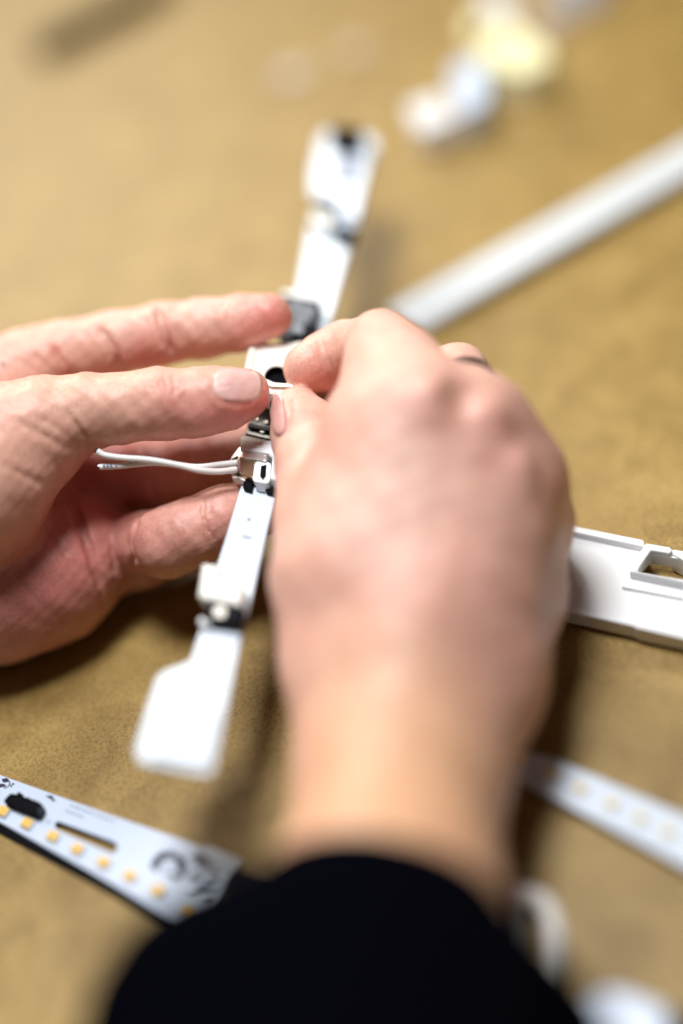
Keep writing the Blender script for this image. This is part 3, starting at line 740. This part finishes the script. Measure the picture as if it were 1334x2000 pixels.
# ------------------------------------------------------------------ white plastic housing, right
ZH = .0065
hs = thing("plastic_housing", "flat white plastic housing with raised rims and a rectangular opening, at right beside the hand", "plastic housing", pl(1220, 1140, 0))
hole = [(1250, 1117), (1274, 1086), (1490, 1122), (1490, 1158)]
obj("base_panel", *plate([(1030, 1022), (1118, 1034), (1262, 1066), (1334, 1082), (1700, 1152), (1700, 1330), (1334, 1240), (1100, 1190), (1020, 1172)], ZH, .0022, [hole]), M_WHITE, hs, bevel=.0003)
obj("rear_rim", *plate([(1030, 1006), (1118, 1026), (1258, 1055), (1260, 1068), (1118, 1038), (1030, 1018)], ZH + .0028, .009), M_WHITE, hs, bevel=.0006)
obj("rear_rim", *plate([(1314, 1072), (1700, 1142), (1700, 1160), (1334, 1093), (1310, 1080)], ZH + .0022, .0085), M_WHITE, hs, bevel=.0005)
fo = [(1228, 1116), (1238, 1104), (1236, 1098), (1262, 1060), (1308, 1068), (1314, 1074), (1308, 1080), (1272, 1074), (1250, 1106), (1246, 1116), (1520, 1166), (1520, 1176)]
obj("opening_frame", *plate(fo, ZH + .0034, .0036), M_WHITE, hs, bevel=.0005)
obj("opening_frame", *plate([(1272, 1072), (1480, 1108), (1480, 1118), (1272, 1082)], ZH + .0014, .0050), M_WHITE, hs, bevel=.0003)
obj("ridge", *plate([(1214, 1137), (1560, 1200), (1560, 1210), (1214, 1146)], ZH + .0012, .0014), M_WHITE, hs, bevel=.0004)
obj("front_rim", *plate([(1020, 1166), (1098, 1182), (1200, 1206), (1334, 1237), (1700, 1322), (1700, 1332), (1334, 1246), (1244, 1226), (1238, 1222), (1100, 1192), (1020, 1176)], ZH + .0012, .0062), M_WHITE, hs, bevel=.0005)
obj("front_flange", *plate([(1020, 1176), (1100, 1192), (1334, 1246), (1700, 1334), (1700, 1344), (1334, 1254), (1236, 1230), (1100, 1199), (1020, 1184)], ZH - .0012, .0022), M_WHITE, hs, bevel=.0004)

# ------------------------------------------------------------------ white trunking, upper right
ZT = .006
tr = thing("cable_trunking", "long white plastic trunking lying diagonally at upper right beyond the hands", "trunking", pl(1050, 450, 0))
obj("body", *plate([(752, 603), (1334, 272), (1800, 10), (1800, 80), (1334, 345), (822, 640)], ZT, .006), M_GREYW, tr, bevel=.0025)
obj("cover_strip", *plate([(760, 606), (1334, 282), (1800, 20), (1800, 44), (1334, 308), (782, 622)], ZT + .0006, .001), M_GREYW, tr, bevel=.0004)

# ------------------------------------------------------------------ bent hook and white part, lower right
hk = thing("plastic_hook", "bent off-white plastic hook beside the dark sleeve at lower right", "plastic hook", pl(1060, 1800, 0))
pts = [pl(x, y, .005) for x, y in spline([(950, 1736), (1000, 1745), (1040, 1752), (1066, 1768), (1080, 1805), (1088, 1860), (1084, 1915)], 8)]
M_HOOK = mat("offwhite_plastic", (.80, .76, .70), .4, noise=.04, nscale=100)
obj("outer_bar", *tube(pts, .0027, 14, .9), M_HOOK, hk, smooth=True)
pts = [pl(x, y, .004) for x, y in spline([(1012, 1756), (1020, 1790), (1026, 1850), (1028, 1900)], 8)]
obj("inner_bar", *tube(pts, .0018, 12, .9), mat("grey_plastic", (.33, .34, .34), .45, noise=.05), hk, smooth=True)

wp = thing("white_end_cap", "white plastic end cap with a black plug at the bottom right corner", "end cap", pl(1230, 1980, 0))
obj("cap_body", *plate([(1135, 1950), (1180, 1930), (1220, 1932), (1304, 1968), (1312, 2130), (1130, 2130)], .012, .0118), M_BOARD2, wp, bevel=.0015)
obj("plug", *plate([(1306, 1970), (1400, 2000), (1400, 2120), (1314, 2120)], .010, .0098), M_BLACK, wp, bevel=.001)

# ------------------------------------------------------------------ blurred pile at the top
def slab(name, px, z0, z1, m, label, cat, bev=.0015, rnd=.2, group=None):
    g = plate(rounded(px, rnd), z1, z1 - z0)
    return tag(obj(name, *g, m, bevel=bev), label, cat, group)
slab("plastic_block", [(792, 205), (862, 184), (888, 232), (818, 258)], .0, .012, M_WHITE, "small white plastic block nearest the hands in the blurred pile at top", "plastic block", .0025)
slab("plastic_block", [(878, 128), (944, 112), (952, 200), (894, 226)], .0, .014, M_BOARD2, "bluish white plastic block between the small white block and the yellow pad", "plastic block", .0025)
slab("foam_pad", [(930, 96), (986, 34), (1064, 84), (1076, 122), (1020, 150), (952, 128)], .0, .015, M_YEL, "pale yellow foam pad in the blurred pile at top", "foam pad", .003)
slab("plastic_piece", [(940, -20), (1010, -10), (1004, 30), (946, 24)], .0, .016, M_WHITE, "white plastic cap behind the yellow pad at the top edge", "plastic part", .003)
slab("foam_scrap", [(906, 40), (938, 22), (940, 66), (912, 80)], .0, .008, M_YEL, "small yellow scrap left of the white cap at the top edge", "foam scrap", .002)
def disc(x, y, r, m, label, group):
    c = pl(x, y, .0); n = 40; V = []
    for z, rr in ((0, r), (.0022, r), (.0026, r * .94), (.0026, r * .78), (.0020, r * .72)):
        for k in range(n):
            a = 2 * math.pi * k / n; V.append(c + Vector((math.cos(a) * rr, math.sin(a) * rr, z)))
    F = [tuple(range(n)), tuple(range(4 * n, 5 * n))]
    for i in range(4):
        for k in range(n):
            a, b = i * n + k, i * n + (k + 1) % n; F.append((a, b, b + n, a + n))
    return tag(obj("disc", V, F, m), label, "disc", group)
M_DISC = mat("pale_disc", (.50, .40, .34), .4, noise=.05, nscale=100)
disc(573, 150, .0085, M_DISC, "pale grey pink disc lying alone nearest the far end of the held strip", "pale discs on the table")
disc(692, 104, .0085, M_PINK, "faint pinkish disc right of the lone grey pink disc", "pale discs on the table")
disc(1020, 188, .0085, M_PINK, "pinkish disc just below the yellow pad", "pale discs on the table")
# crumpled clear bag
bv, bf = [], []
nx_, ny_ = 26, 14
c0, cx_, cy_ = pl(1060, 60, 0), pl(1190, 5, 0) - pl(1060, 60, 0), pl(1085, -60, 0) - pl(1060, 60, 0)
rr = random.Random(3)
for side in (0, 1):
    for j in range(ny_):
        for i in range(nx_):
            u, v = i / (nx_ - 1), j / (ny_ - 1)
            e = min(u, 1 - u, v, 1 - v) * 4; e = min(1, e)
            z = .0006 + (.016 * e ** .6 * (.7 + .5 * rr.random()) if side else 0)
            bv.append(c0 + cx_ * (u + .02 * rr.random()) + cy_ * (v + .02 * rr.random()) + Vector((0, 0, z)))
for side in (0, 1):
    o_ = side * nx_ * ny_
    for j in range(ny_ - 1):
        for i in range(nx_ - 1):
            a = o_ + j * nx_ + i; bf.append((a, a + 1, a + nx_ + 1, a + nx_))
tag(obj("plastic_bag", bv, bf, M_CLEAR), "crumpled clear plastic bag at the top edge right of the yellow pad", "plastic bag")
slab("cardboard_scrap", [(1020, 52), (1058, 36), (1096, 60), (1060, 84)], .0, .004, M_PINK, "pinkish brown scrap between the yellow pad and the clear bag", "scrap", .001)
# dark rod top left
pts = [pl(x, y, .005) for x, y in [(70, 104), (84, 98), (110, 84), (160, 57), (210, 30), (260, 2), (330, -38)]]
tag(obj("marker_pen", *tube(pts, [.003, .0055, .0062, .0062, .0062, .0062, .0062], 16), M_DARKROD, smooth=True), "dark brown rod-like pen lying blurred at the top left corner", "pen")
